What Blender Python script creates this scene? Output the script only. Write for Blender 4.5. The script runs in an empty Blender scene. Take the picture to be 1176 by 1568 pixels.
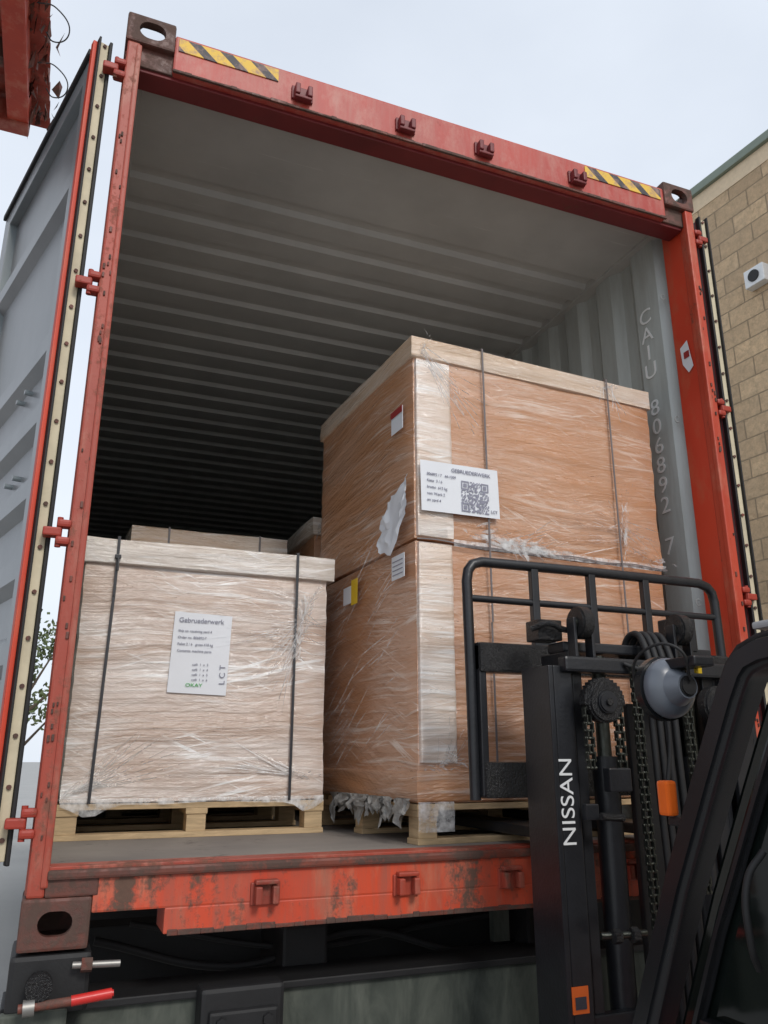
import bpy, bmesh, math, random
from mathutils import Vector, Matrix, noise
random.seed(7)
S=bpy.context.scene
col=S.collection
# ------------------------------------------------------------------ helpers
def link(o,parent=None):
    col.objects.link(o)
    if parent is not None: o.parent=parent
    return o
def group(name,loc=(0,0,0),rz=0):
    e=bpy.data.objects.new(name,None); e.empty_display_size=.2
    e.location=loc; e.rotation_euler=(0,0,rz); col.objects.link(e); return e
def from_bm(name,bm,mat,parent=None,smooth=False,ang=40):
    me=bpy.data.meshes.new(name); bmesh.ops.recalc_face_normals(bm,faces=bm.faces); bm.to_mesh(me); bm.free()
    if smooth:
        me.polygons.foreach_set('use_smooth',[True]*len(me.polygons))
        me.set_sharp_from_angle(angle=math.radians(ang))
    if mat: me.materials.append(mat)
    return link(bpy.data.objects.new(name,me),parent)
def bm_box(bm,a,b,bev=0):
    t=bmesh.new()
    bmesh.ops.create_cube(t,size=1)
    c=[(a[i]+b[i])/2 for i in range(3)]; s=[abs(b[i]-a[i]) for i in range(3)]
    for v in t.verts: v.co=Vector((c[0]+v.co.x*s[0],c[1]+v.co.y*s[1],c[2]+v.co.z*s[2]))
    if bev: bmesh.ops.bevel(t,geom=t.edges[:],offset=min(bev,min(s)*.45),segments=2,affect='EDGES',profile=.6)
    me=bpy.data.meshes.new('t'); t.to_mesh(me); t.free(); bm.from_mesh(me); bpy.data.meshes.remove(me)
def box(name,a,b,mat,parent=None,bev=.004):
    bm=bmesh.new(); bm_box(bm,a,b,bev); return from_bm(name,bm,mat,parent)
def boxes(name,lst,mat,parent=None,bev=.003):
    bm=bmesh.new()
    for a,b in lst: bm_box(bm,a,b,bev)
    return from_bm(name,bm,mat,parent)
def bm_cyl(bm,p0,p1,r,seg=20,r2=None,bev=0):
    p0=Vector(p0);p1=Vector(p1);d=p1-p0
    t=bmesh.new(); bmesh.ops.create_cone(t,cap_ends=True,segments=seg,radius1=r,radius2=r if r2 is None else r2,depth=d.length)
    M=Matrix.Translation((p0+p1)/2)@d.to_track_quat('Z','Y').to_matrix().to_4x4()
    if bev: bmesh.ops.bevel(t,geom=[e for e in t.edges if len(e.link_faces)==2 and any(len(f.verts)>4 for f in e.link_faces)],offset=bev,segments=2,affect='EDGES')
    bmesh.ops.transform(t,matrix=M,verts=t.verts)
    me=bpy.data.meshes.new('t'); t.to_mesh(me); t.free(); bm.from_mesh(me); bpy.data.meshes.remove(me)
def cyl(name,p0,p1,r,mat,parent=None,seg=24,r2=None,bev=0):
    bm=bmesh.new(); bm_cyl(bm,p0,p1,r,seg,r2,bev); return from_bm(name,bm,mat,parent,True)
def tube(name,pts,r,mat,parent=None,cyclic=False,kind='BEZIER'):
    cu=bpy.data.curves.new(name,'CURVE'); cu.dimensions='3D'; cu.bevel_depth=r; cu.bevel_resolution=3; cu.use_fill_caps=True
    if kind=='BEZIER':
        sp=cu.splines.new('BEZIER'); sp.bezier_points.add(len(pts)-1)
        for p,q in zip(sp.bezier_points,pts): p.co=q; p.handle_left_type='AUTO'; p.handle_right_type='AUTO'
    else:
        sp=cu.splines.new('POLY'); sp.points.add(len(pts)-1)
        for p,q in zip(sp.points,pts): p.co=(*q,1)
    sp.use_cyclic_u=cyclic
    cu.materials.append(mat)
    return link(bpy.data.objects.new(name,cu),parent)
def extrude_profile(name,prof,axis,l0,l1,mat,parent=None,thick=0):
    bm=bmesh.new(); rows=[]
    for l in (l0,l1):
        rows.append([bm.verts.new((l,p[0],p[1]) if axis=='X' else ((p[0],l,p[1]) if axis=='Y' else (p[0],p[1],l))) for p in prof])
    for i in range(len(prof)-1): bm.faces.new((rows[0][i],rows[0][i+1],rows[1][i+1],rows[1][i]))
    o=from_bm(name,bm,mat,parent)
    if thick:
        m=o.modifiers.new('solid','SOLIDIFY'); m.thickness=thick; m.offset=0
    return o
def text(name,body,size,loc,rot,mat,parent=None,ext=.0006,align='LEFT',sx=1):
    cu=bpy.data.curves.new(name,'FONT'); cu.body=body; cu.size=size; cu.extrude=ext; cu.align_x=align
    cu.materials.append(mat); o=bpy.data.objects.new(name,cu); o.location=loc; o.rotation_euler=rot; o.scale=(sx,1,1)
    return link(o,parent)
# ------------------------------------------------------------------ materials
class N:
    def __init__(s,name):
        s.m=bpy.data.materials.new(name); s.m.use_nodes=True; s.t=s.m.node_tree; s.b=s.t.nodes['Principled BSDF']; s.out=s.t.nodes['Material Output']
        s.tc=s.t.nodes.new('ShaderNodeTexCoord')
    def node(s,k,**kw):
        n=s.t.nodes.new(k)
        for a,b in kw.items(): setattr(n,a,b)
        return n
    def l(s,a,b): s.t.links.new(a,b)
    def mapping(s,scale=(1,1,1),rot=(0,0,0),src=None):
        n=s.node('ShaderNodeMapping'); n.inputs['Scale'].default_value=scale; n.inputs['Rotation'].default_value=rot
        s.l(src if src else s.tc.outputs['Object'],n.inputs['Vector']); return n.outputs[0]
    def noise(s,vec,scale,detail=6,rough=.6,dist=0):
        n=s.node('ShaderNodeTexNoise'); n.inputs['Scale'].default_value=scale; n.inputs['Detail'].default_value=detail; n.inputs['Roughness'].default_value=rough; n.inputs['Distortion'].default_value=dist
        s.l(vec,n.inputs['Vector']); return n.outputs['Fac']
    def ramp(s,fac,stops):
        n=s.node('ShaderNodeValToRGB'); e=n.color_ramp.elements
        while len(e)<len(stops): e.new(.5)
        for i,(p,c) in enumerate(stops):
            e[i].position=p; e[i].color=(c,c,c,1) if isinstance(c,(int,float)) else (*c,1)
        s.l(fac,n.inputs[0]); return n.outputs[0]
    def mix(s,fac,a,b,mode='MIX'):
        n=s.node('ShaderNodeMix',data_type='RGBA',blend_type=mode)
        for sock,v in ((n.inputs[0],fac),(n.inputs[6],a),(n.inputs[7],b)):
            if isinstance(v,(int,float)):
                sock.default_value=v if sock.type=='VALUE' else (v,v,v,1)
            elif isinstance(v,tuple): sock.default_value=(*v,1)
            else: s.l(v,sock)
        return n.outputs[2]
    def bump(s,h,strength=.3,dist=.01,prev=None):
        n=s.node('ShaderNodeBump'); n.inputs['Strength'].default_value=strength; n.inputs['Distance'].default_value=dist
        s.l(h,n.inputs['Height'])
        if prev: s.l(prev,n.inputs['Normal'])
        return n.outputs[0]
    def set(s,**kw):
        for k,v in kw.items():
            i=s.b.inputs[k.replace('_',' ')]
            if isinstance(v,tuple) and len(v)==3: v=(*v,1)
            if isinstance(v,bpy.types.NodeSocket): s.l(v,i)
            else: i.default_value=v
        return s.m
def painted(name,c,rust=(.075,.03,.018),amount=.5,rough=.5,c2=None,vscale=1,wear=None,metal=0,dust=None,scratch=None):
    n=N(name); v=n.mapping((1,1,vscale))
    a=n.noise(v,7,9,.68,.3); b=n.noise(n.mapping(),38,5,.7)
    base=n.mix(n.ramp(n.noise(v,2.5,4),[(.35,0),(.7,1)]),c,c2 or tuple(x*.72 for x in c))
    if wear: base=n.mix(n.ramp(n.noise(v,11,7,.7),[(.50,0),(.68,.8)]),base,wear)
    if dust: base=n.mix(n.ramp(n.noise(n.mapping((6,6,.7)),4,6,.7),[(.42,0),(.72,.55)]),base,dust)
    if scratch: base=n.mix(n.ramp(n.noise(n.mapping((1.5,28,28),rot=(0,0,.5)),1.6,5,.7),[(.62,0),(.68,.45)]),base,scratch)
    s=n.mix(.35,a,b)
    t=.72-.3*amount
    m=n.ramp(s,[(t-.03,0),(t+.05,1)])
    rc=n.mix(b,rust,tuple(min(1,x*2.4) for x in rust))
    colr=n.mix(m,base,rc)
    return n.set(Base_Color=colr,Roughness=n.ramp(m,[(0,rough),(1,.85)]),Metallic=metal,Normal=n.bump(n.mix(.5,m,b),.35,.003))
def plain(name,c,rough=.5,metal=0,var=.2,scale=12,bump=.1,spec=.5,bd=.002):
    n=N(name); v=n.mapping(); a=n.noise(v,scale,6,.65)
    colr=n.mix(a,tuple(x*(1-var) for x in c),tuple(min(1,x*(1+var)) for x in c))
    n.b.inputs['Specular IOR Level'].default_value=spec
    return n.set(Base_Color=colr,Roughness=rough,Metallic=metal,Normal=n.bump(n.noise(v,scale*6,4),bump,bd))
M={}
M['red']=painted('weathered_red_paint',(.54,.065,.028),amount=.30,c2=(.40,.045,.024),vscale=.45,wear=(.52,.16,.10))
M['redhead']=painted('header_red_paint',(.50,.065,.045),amount=.24,c2=(.36,.045,.036),vscale=.6,wear=(.52,.19,.15),dust=(.46,.20,.16))
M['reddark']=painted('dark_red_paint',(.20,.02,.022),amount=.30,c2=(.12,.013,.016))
M['redclean']=painted('bright_red_paint',(.66,.062,.024),amount=.17,c2=(.52,.046,.02),vscale=.4,wear=(.55,.12,.06))
M['hinge']=painted('hinge_red_paint',(.40,.045,.024),amount=.45,c2=(.28,.03,.02))
M['rustpost']=painted('rusty_post_paint',(.42,.065,.036),rust=(.11,.045,.03),amount=.58,vscale=.3,wear=(.42,.16,.11),c2=(.27,.05,.032))
M['sill']=painted('sill_paint',(.68,.085,.032),rust=(.075,.042,.03),amount=.56,c2=(.56,.066,.03),vscale=.30,wear=(.54,.20,.12),dust=(.22,.12,.09))
M['rustdark']=painted('rusty_casting',(.08,.040,.032),rust=(.055,.032,.025),amount=.8,c2=(.24,.06,.036))
M['ceil']=painted('ceiling_grey_paint',(.52,.52,.50),rust=(.26,.23,.20),amount=.08,rough=.42,c2=(.43,.43,.415),scratch=(.64,.64,.62))
M['wallin']=painted('inner_wall_paint',(.52,.555,.535),rust=(.24,.20,.17),amount=.12,rough=.38,c2=(.42,.45,.435),vscale=.3,dust=(.33,.33,.30))
M['doorpan']=painted('door_inner_grey',(.29,.33,.345),rust=(.13,.12,.11),amount=.14,rough=.34,c2=(.21,.245,.26),vscale=.4)
M['plyfloor']=painted('container_floor_ply',(.19,.17,.155),rust=(.07,.06,.055),amount=.42,rough=.8,c2=(.27,.24,.21))
M['cream']=plain('cream_gasket',(.62,.54,.38),.6,var=.4,scale=9)
M['rubber']=plain('black_rubber',(.014,.014,.015),.65,bump=.2)
M['steel']=plain('galvanised_bolt',(.32,.31,.29),.45,.7)
M['black']=plain('mast_black_paint',(.015,.016,.019),.36,var=.6,scale=18,bump=.45,bd=.0015)
M['blackglossy']=plain('guard_black_paint',(.013,.014,.016),.25,var=.3,scale=6,bump=.1,bd=.001)
M['grease']=plain('greasy_black_steel',(.022,.022,.023),.18,.3,var=.7,scale=30,bump=1,bd=.008)
M['chain']=plain('greased_chain',(.085,.09,.078),.28,.8,var=.7,scale=60,bump=.4)
M['lampgrey']=plain('lamp_plastic',(.12,.135,.16),.3,var=.1)
M['white']=plain('white_marking',(.75,.76,.76),.5,var=.08)
M['stencil']=plain('stencil_paint',(.90,.91,.90),.6,var=.06)
M['paper']=plain('label_paper',(.78,.80,.84),.45,var=.06,scale=5,bump=.1)
M['ink']=plain('printed_ink',(.06,.06,.075),.6)
M['inkblue']=plain('printed_ink_pale',(.26,.26,.33),.6)
M['green']=plain('green_ink',(.08,.45,.10),.6)
M['redlab']=plain('red_label',(.32,.03,.03),.5)
M['yellow']=plain('yellow_label',(.75,.50,.02),.45)
M['strap']=plain('black_strap',(.035,.035,.04),.35,bump=.3)
M['strapg']=plain('grey_strap',(.17,.15,.15),.35,bump=.3)
M['orange']=plain('orange_reflector',(.90,.16,.02),.25,var=.1)
M['redlever']=plain('red_handle',(.62,.03,.025),.3,var=.15)
M['lightgrey']=plain('pale_sheet',(.45,.46,.47),.4)
M['glass']=plain('dark_tinted_glass',(.006,.009,.008),.06,var=.3,scale=2,bump=.02)
M['tyre']=plain('tyre_rubber',(.02,.02,.02),.8,bump=.5)
M['forkbody']=plain('forklift_body_paint',(.28,.03,.025),.35)
M['seat']=plain('seat_vinyl',(.02,.02,.022),.5)
def beam_mat():
    n=N('chassis_beam_dirty'); a=n.noise(n.mapping((1,1,.3)),9,8,.65,.5)
    c=n.ramp(a,[(.3,(.018,.022,.019)),(.5,(.065,.075,.062)),(.75,(.14,.15,.125))])
    return n.set(Base_Color=c,Roughness=.75,Normal=n.bump(a,.5,.006))
M['beam']=beam_mat()
M['chassis']=plain('chassis_black',(.012,.012,.013),.6,var=.5,bump=.3)
def wood(name,c):
    n=N(name); v=n.mapping((1.2,1.2,9)); a=n.noise(v,6,8,.65,1.2)
    b=n.noise(n.mapping(),4,4)
    cc=n.mix(b,tuple(x*.75 for x in c),c); cc=n.mix(n.ramp(a,[(.4,0),(.62,.6)]),cc,tuple(x*.5 for x in c))
    return n.set(Base_Color=cc,Roughness=.7,Normal=n.bump(a,.3,.002))
M['wood']=wood('pallet_wood',(.68,.49,.28)); M['woodold']=wood('weathered_pallet_wood',(.45,.34,.21))
def wrapped(name,card,milk_glint,amt,seed=0,streak=1.0,glossy=1.0,haze=.35):
    """plain cardboard under many turns of clear, wrinkled stretch film"""
    n=N(name)
    mp=n.node('ShaderNodeMapping'); mp.inputs['Location'].default_value=(seed,seed*.7,seed*.3); n.l(n.tc.outputs['Object'],mp.inputs['Vector'])
    obj=mp.outputs[0]
    def warp(scale,amp,src):
        w=n.node('ShaderNodeTexNoise'); w.inputs['Scale'].default_value=scale; w.inputs['Detail'].default_value=2; n.l(src,w.inputs['Vector'])
        sc=n.node('ShaderNodeVectorMath',operation='MULTIPLY_ADD'); n.l(w.outputs['Color'],sc.inputs[0]); sc.inputs[1].default_value=(0,0,amp); n.l(src,sc.inputs[2]); return sc.outputs[0]
    wv=warp(1.3,.12,obj); wv=warp(6,.011,wv)
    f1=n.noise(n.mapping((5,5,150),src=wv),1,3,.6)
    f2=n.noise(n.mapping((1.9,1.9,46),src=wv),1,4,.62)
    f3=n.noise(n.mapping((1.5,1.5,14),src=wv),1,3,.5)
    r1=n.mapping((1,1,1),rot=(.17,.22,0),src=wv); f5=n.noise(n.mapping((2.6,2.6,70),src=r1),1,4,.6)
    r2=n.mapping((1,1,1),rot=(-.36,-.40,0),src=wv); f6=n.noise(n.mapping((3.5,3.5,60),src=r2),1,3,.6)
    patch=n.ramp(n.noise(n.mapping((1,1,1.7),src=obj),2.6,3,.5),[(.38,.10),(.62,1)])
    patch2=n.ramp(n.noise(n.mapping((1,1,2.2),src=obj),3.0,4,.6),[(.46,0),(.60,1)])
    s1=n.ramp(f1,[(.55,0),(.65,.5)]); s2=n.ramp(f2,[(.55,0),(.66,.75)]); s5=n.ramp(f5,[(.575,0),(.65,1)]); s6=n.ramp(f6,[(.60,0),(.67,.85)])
    w=n.mix(1.0,s1,s2,'LIGHTEN'); w=n.mix(1.0,w,n.mix(1.0,s5,patch2,'MULTIPLY'),'LIGHTEN'); w=n.mix(1.0,w,n.mix(1.0,s6,patch2,'MULTIPLY'),'LIGHTEN')  # thin white streaks: film glints painted into the base colour
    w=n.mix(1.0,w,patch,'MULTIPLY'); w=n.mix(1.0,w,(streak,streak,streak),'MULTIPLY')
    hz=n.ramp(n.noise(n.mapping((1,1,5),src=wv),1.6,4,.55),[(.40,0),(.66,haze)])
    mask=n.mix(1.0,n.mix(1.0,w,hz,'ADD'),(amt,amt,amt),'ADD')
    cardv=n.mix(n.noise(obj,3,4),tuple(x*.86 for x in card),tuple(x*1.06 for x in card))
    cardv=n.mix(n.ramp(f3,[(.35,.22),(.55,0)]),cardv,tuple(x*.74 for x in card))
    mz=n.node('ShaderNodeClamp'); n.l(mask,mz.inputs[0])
    c=n.mix(mz.outputs[0],cardv,milk_glint)  # card colour mixed with film milkiness and the painted glints
    n.b.inputs['Coat Weight'].default_value=glossy; n.b.inputs['Coat Roughness'].default_value=.10; n.b.inputs['Coat IOR'].default_value=2.1
    nb=n.bump(f3,.9,.05); nb=n.bump(f2,.85,.022,nb); nb=n.bump(f5,.8,.014,nb); nb=n.bump(f6,.6,.012,nb); nb=n.bump(f1,.5,.005,nb)
    n.l(nb,n.b.inputs['Coat Normal'])
    return n.set(Base_Color=c,Roughness=.5,Normal=n.bump(f3,.4,.03,n.bump(f2,.25,.008)))
M['wrapL']=wrapped('film_wrapped_card_pale',(.49,.315,.215),(.90,.88,.86),.14,1.3,.95,haze=.36)
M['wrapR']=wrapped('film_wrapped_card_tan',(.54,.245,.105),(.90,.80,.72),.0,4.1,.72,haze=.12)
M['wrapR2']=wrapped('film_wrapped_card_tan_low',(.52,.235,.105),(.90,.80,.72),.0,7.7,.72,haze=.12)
M['lidL']=wrapped('film_wrapped_lid_pale',(.56,.45,.35),(.90,.88,.86),.18,2.2,.9)
M['lidR']=wrapped('film_wrapped_lid',(.60,.40,.245),(.90,.86,.81),.05,9.2,.9)
M['board']=wrapped('edge_board',(.64,.43,.29),(.95,.92,.89),.12,5.5,1.0,haze=.5)
def film():
    n=N('bunched_stretch_film')
    a=n.noise(n.mapping((1,1,1)),30,5,.6)
    tr=n.node('ShaderNodeBsdfTransparent'); mx=n.node('ShaderNodeMixShader')
    n.set(Base_Color=(.92,.92,.92),Roughness=.2)
    n.l(n.ramp(a,[(.35,.10),(.7,.75)]),mx.inputs[0]); n.l(tr.outputs[0],mx.inputs[1]); n.l(n.b.outputs[0],mx.inputs[2]); n.l(mx.outputs[0],n.out.inputs[0]); return n.m
M['film']=film()
M['filmgrey']=plain('dirty_torn_film',(.33,.32,.30),.3,var=.5,scale=25,bump=.8,bd=.01)
def hazard():
    n=N('hazard_stripe_tape'); m=n.mapping((1,1,1)); sep=n.node('ShaderNodeSeparateXYZ'); n.l(m,sep.inputs[0])
    a=n.node('ShaderNodeMath',operation='MULTIPLY_ADD'); n.l(sep.outputs[2],a.inputs[0]); a.inputs[1].default_value=1.1; n.l(sep.outputs[0],a.inputs[2])
    b=n.node('ShaderNodeMath',operation='MULTIPLY'); n.l(a.outputs[0],b.inputs[0]); b.inputs[1].default_value=9.0
    f=n.node('ShaderNodeMath',operation='FRACT'); n.l(b.outputs[0],f.inputs[0])
    g=n.node('ShaderNodeMath',operation='GREATER_THAN'); n.l(f.outputs[0],g.inputs[0]); g.inputs[1].default_value=.42
    c=n.mix(g.outputs[0],(.06,.055,.06),(.82,.52,.07))
    d=n.ramp(n.noise(n.mapping(),16,8,.7),[(.48,0),(.64,.85)])
    c=n.mix(d,c,(.36,.22,.19))
    return n.set(Base_Color=c,Roughness=.6)
M['hazard']=hazard()
def brick():
    n=N('split_face_block'); 
    sep=n.node('ShaderNodeSeparateXYZ'); n.l(n.tc.outputs['Object'],sep.inputs[0])
    cmb=n.node('ShaderNodeCombineXYZ'); ad=n.node('ShaderNodeMath',operation='ADD'); n.l(sep.outputs[0],ad.inputs[0]); n.l(sep.outputs[1],ad.inputs[1])
    n.l(ad.outputs[0],cmb.inputs[0]); n.l(sep.outputs[2],cmb.inputs[1])
    b=n.node('ShaderNodeTexBrick'); n.l(cmb.outputs[0],b.inputs['Vector'])
    b.inputs['Scale'].default_value=1; b.inputs['Brick Width'].default_value=.40; b.inputs['Row Height'].default_value=.20; b.inputs['Mortar Size'].default_value=.008; b.inputs['Mortar Smooth'].default_value=.4
    b.inputs['Color1'].default_value=(.95,.68,.41,1); b.inputs['Color2'].default_value=(.68,.48,.29,1); b.inputs['Mortar'].default_value=(.42,.31,.20,1)
    r=n.noise(n.mapping(),13,9,.8); big=n.noise(n.mapping(),.9,4)
    c=n.mix(n.ramp(r,[(.40,0),(.66,.75)]),b.outputs['Color'],(.44,.31,.19))
    c=n.mix(n.ramp(big,[(.4,0),(.7,.3)]),c,(.52,.41,.29))
    inv=n.node('ShaderNodeMath',operation='SUBTRACT'); inv.inputs[0].default_value=1; n.l(b.outputs['Fac'],inv.inputs[1])
    return n.set(Base_Color=c,Roughness=.92,Normal=n.bump(r,.8,.06,n.bump(inv.outputs[0],.9,.03)))
M['brick']=brick()
M['fascia']=plain('green_grey_flashing',(.20,.24,.19),.5)
M['paleblock']=plain('pale_coping_block',(.72,.57,.39),.9,scale=20,bump=.5,bd=.01)
def ground():
    n=N('yard_concrete'); a=n.noise(n.mapping(),.6,6,.6); b=n.noise(n.mapping(),60,6,.7)
    c=n.mix(a,(.26,.26,.25),(.38,.375,.36)); c=n.mix(n.ramp(b,[(.4,0),(.7,.5)]),c,(.40,.395,.385))
    return n.set(Base_Color=c,Roughness=.85,Normal=n.bump(b,.5,.01))
M['ground']=ground()
def leafm():
    n=N('foliage'); a=n.noise(n.mapping(),3,3)
    return n.set(Base_Color=n.mix(a,(.05,.085,.025),(.12,.14,.05)),Roughness=.7)
M['leaf']=leafm(); M['bark']=plain('bark',(.10,.075,.055),.9,bump=.6,bd=.01)

# ------------------------------------------------------------------ container
W=2.438; H=2.896; FL=.185; LEN=12.19
C=group('shipping_container')
def bool_casting(name,a,b,mat,front_y,holes):
    o=box(name,a,b,mat,C,bev=.008)
    cuts=[]
    cuts.append(box('cut',(a[0]+.022,a[1]+.024,a[2]+.02),(b[0]-.022,b[1]-.02,b[2]-.02),None,None,0))
    for (ax,hx,hz,w,h) in holes:
        bm=bmesh.new(); r=h/2
        prof=[]
        for k in range(13): t=-math.pi/2+math.pi*k/12; prof.append((hx+(w/2-r)+r*math.cos(t),hz+r*math.sin(t)))
        for k in range(13): t=math.pi/2+math.pi*k/12; prof.append((hx-(w/2-r)+r*math.cos(t),hz+r*math.sin(t)))
        l0,l1=(front_y-.03,front_y+.05) if ax=='Y' else (b[2]-.05,b[2]+.03)
        r0=[bm.verts.new((p[0],l0,p[1]) if ax=='Y' else (p[0],p[1],l0)) for p in prof]
        r1=[bm.verts.new((p[0],l1,p[1]) if ax=='Y' else (p[0],p[1],l1)) for p in prof]
        n_=len(prof)
        for i in range(n_): bm.faces.new((r0[i],r0[(i+1)%n_],r1[(i+1)%n_],r1[i]))
        bm.faces.new(r0[::-1]); bm.faces.new(r1)
        cuts.append(from_bm('cut',bm,None))
    for q in cuts:
        m=o.modifiers.new('b','BOOLEAN'); m.object=q; m.operation='DIFFERENCE'; m.solver='EXACT'
    dg=bpy.context.evaluated_depsgraph_get(); dg.update()
    me=bpy.data.meshes.new_from_object(o.evaluated_get(dg)); o.modifiers.clear(); o.data=me
    for q in cuts: bpy.data.objects.remove(q)
    return o
for nm,x0 in (('top_left_casting',0),('top_right_casting',W-.162)):
    bool_casting(nm,(x0,-.004,H-.118),(x0+.162,.174,H),M['rustdark'],0,[('Y',x0+.085,H-.058,.088,.070),('Z',x0+.081,.090,.15,.12)])
for nm,x0 in (('bottom_left_casting',0),('bottom_right_casting',W-.162)):
    bool_casting(nm,(x0,-.004,0),(x0+.162,.174,.118),M['rustdark'],0,[('Y',x0+.081,.06,.08,.056)])
for k,(x0,z0) in enumerate(((0,0),(W-.162,0),(0,H-.118),(W-.162,H-.118))):
    box(f'front_casting_{k}',(x0,LEN-.17,z0),(x0+.162,LEN,z0+.118),M['rustdark'],C,.008)
def post(side):
    s=1 if side=='left' else -1; x=lambda d: (d if s>0 else W-d)
    mt=M['rustpost'] if side=='left' else M['red']
    mi=M['rustpost'] if side=='left' else M['redclean']
    a,b=sorted((x(.008),x(.050)))
    box(side+'_post_outer',(a,.002,.118),(b,.05,H-.118),mt,C,.006)
    a,b=sorted((x(.004),x(.046)))
    box(side+'_post_inner',(a,.05,.118),(b,.165,H-.118),mi,C,.004)
    a,b=sorted((x(.038),x(.056)))
    box(side+'_post_lip',(a,-.004,.14),(b,.018,H-.13),mt,C,.005)
post('left'); post('right')
bm=bmesh.new()
for k in range(40):
    z=random.uniform(.2,2.7); xx=random.uniform(.015,.045); r=random.uniform(.002,.004)
    for X in (xx,W-xx): bm_box(bm,(X-r,-.003,z-r*2.5),(X+r,.004,z+r*2.5),.002)
from_bm('weld_scale',bm,M['rustdark'],C)
hx0,hx1=.162,W-.162
box('door_header',(hx0,.002,2.702),(hx1,.085,2.858),M['redhead'],C,.007)
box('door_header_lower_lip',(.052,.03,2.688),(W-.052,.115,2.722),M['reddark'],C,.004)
box('header_gusset_left',(.05,.02,2.70),(.165,.10,2.79),M['rustdark'],C,.004)
box('header_gusset_right',(W-.165,.02,2.70),(W-.05,.10,2.79),M['rustdark'],C,.004)
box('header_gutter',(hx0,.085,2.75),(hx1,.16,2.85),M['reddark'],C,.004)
bm=bmesh.new(); x=hx0
while x<hx1-.01:
    L=random.uniform(.02,.07); r=random.uniform(.003,.008); bm_box(bm,(x,-.004,2.700-r*.3),(min(hx1,x+L),.006,2.703+r),.002); x+=L
from_bm('header_weld_bead',bm,M['rustdark'],C)
for nm,x0,x1 in (('hazard_tape_left',.175,.53),('hazard_tape_right',1.86,2.255)):
    box(nm,(x0,-.002,2.792),(x1,.004,2.845),M['hazard'],C,0)
def keeper(nm,x,z,mat,flip=1):
    bm=bmesh.new()
    bm_box(bm,(x-.040,-.008,z-.028),(x+.040,.004,z+.028),.003)
    bm_box(bm,(x-.032,-.036,z-.024),(x-.014,-.006,z+.020),.004)
    bm_box(bm,(x+.014,-.036,z-.024),(x+.032,-.006,z+.020),.004)
    bm_box(bm,(x-.032,-.030,z-.030*flip-.006),(x+.032,-.004,z-.030*flip+.006),.004)
    from_bm(nm,bm,mat,C)
for i,x in enumerate((.62,1.03,1.37,1.81)): keeper(f'header_keeper_{i}',x,2.762,M['reddark'])
for i,x in enumerate((.60,1.01,1.35,1.80)): keeper(f'sill_keeper_{i}',x,.10,M['rustpost'],-1)
box('door_sill',(.162,0,.078),(W-.162,.14,.168),M['sill'],C,.006)
box('door_sill_lower',(.34,.001,.018),(W-.34,.14,.080),M['sill'],C,.004)
box('sill_lip',(.052,-.012,.158),(W-.052,.10,.181),M['rustdark'],C,.007)
bm=bmesh.new(); x=.35
while x<W-.36:
    L=random.uniform(.02,.06); r=random.uniform(.002,.010); bm_box(bm,(x,-.002,.014),(x+L,.006,.020+r),.002); x+=L
from_bm('sill_rust_edge',bm,M['rustdark'],C)
box('sill_end_left',(.05,-.002,.118),(.175,.13,.165),M['rustdark'],C,.005)
box('sill_end_right',(W-.175,-.002,.118),(W-.05,.13,.165),M['rustdark'],C,.005)
box('floor_boards',(.03,.06,.150),(W-.03,LEN-.1,FL),M['plyfloor'],C,.002)
box('floor_edge_plate',(.055,.0,.176),(W-.055,.075,FL+.003),M['rustpost'],C,.002)
prof=[(.10,2.79),(.62,2.79)]; y=.62
while y<LEN-.35:
    prof+=[(y+.015,2.814),(y+.080,2.814),(y+.095,2.79),(y+.209,2.79)]; y+=.209
prof+=[(LEN-.05,2.79)]
extrude_profile('roof_panels',prof,'X',.045,W-.045,M['ceil'],C,.003)
for sx in (0,1):
    a,b=(.004,.075) if sx==0 else (W-.075,W-.004)
    box('top_rail_%d'%sx,(a,.17,2.775),(b,LEN-.17,2.846),M['ceil'],C,.003)
    a,b=(.012,.06) if sx==0 else (W-.06,W-.012)
    box('bottom_rail_%d'%sx,(a,.17,.02),(b,LEN-.17,.17),M['red'],C,.003)
def wallprof(s):
    X=lambda d:(d if s>0 else W-d)
    p=[(X(.012),.16)]; y=.20; p.append((X(.012),y)); 
    p+=[(X(.045),y+.03),(X(.045),y+.18)]; y=y+.18
    while y<LEN-.4:
        p+=[(X(.012),y+.05),(X(.012),y+.12),(X(.046),y+.17),(X(.046),y+.278)]; y+=.278
    p.append((X(.046),LEN-.05)); return p
extrude_profile('side_wall_left',wallprof(1),'Z',.16,2.78,M['wallin'],C,.002)
extrude_profile('side_wall_right',wallprof(-1),'Z',.16,2.78,M['wallin'],C,.002)
pe=[(.04,LEN-.06)]; x=.04
while x<W-.3: pe+=[(x+.10,LEN-.06),(x+.14,LEN-.02),(x+.21,LEN-.02),(x+.25,LEN-.06)]; x+=.25
pe.append((W-.04,LEN-.06))
extrude_profile('end_wall',pe,'Z',.1,2.8,M['wallin'],C,.002)
for i,zz in enumerate((1.05,1.85,2.45)):
    tube(f'lashing_ring_{i}',[(W-.046,.185,zz),(W-.058,.190,zz+.006),(W-.058,.190,zz-.018),(W-.046,.185,zz-.018)],.003,M['wallin'],C)
zs=2.38
for ch in 'CAIU 806892 7':
    if ch!=' ': text('stencil_'+ch,ch,.105,(W-.049,.322,zs),(math.pi/2,0,-math.pi/2),M['stencil'],C,.0008,'CENTER',1.15)
    zs-=.092
bm=bmesh.new(); vs=[bm.verts.new((W-.0535,y,z)) for y,z in ((.06,2.04),(.09,2.02),(.12,2.07),(.125,2.15),(.08,2.17),(.07,2.10))]; bm.faces.new(vs)
from_bm('warning_sticker',bm,M['paper'],C)
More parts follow.
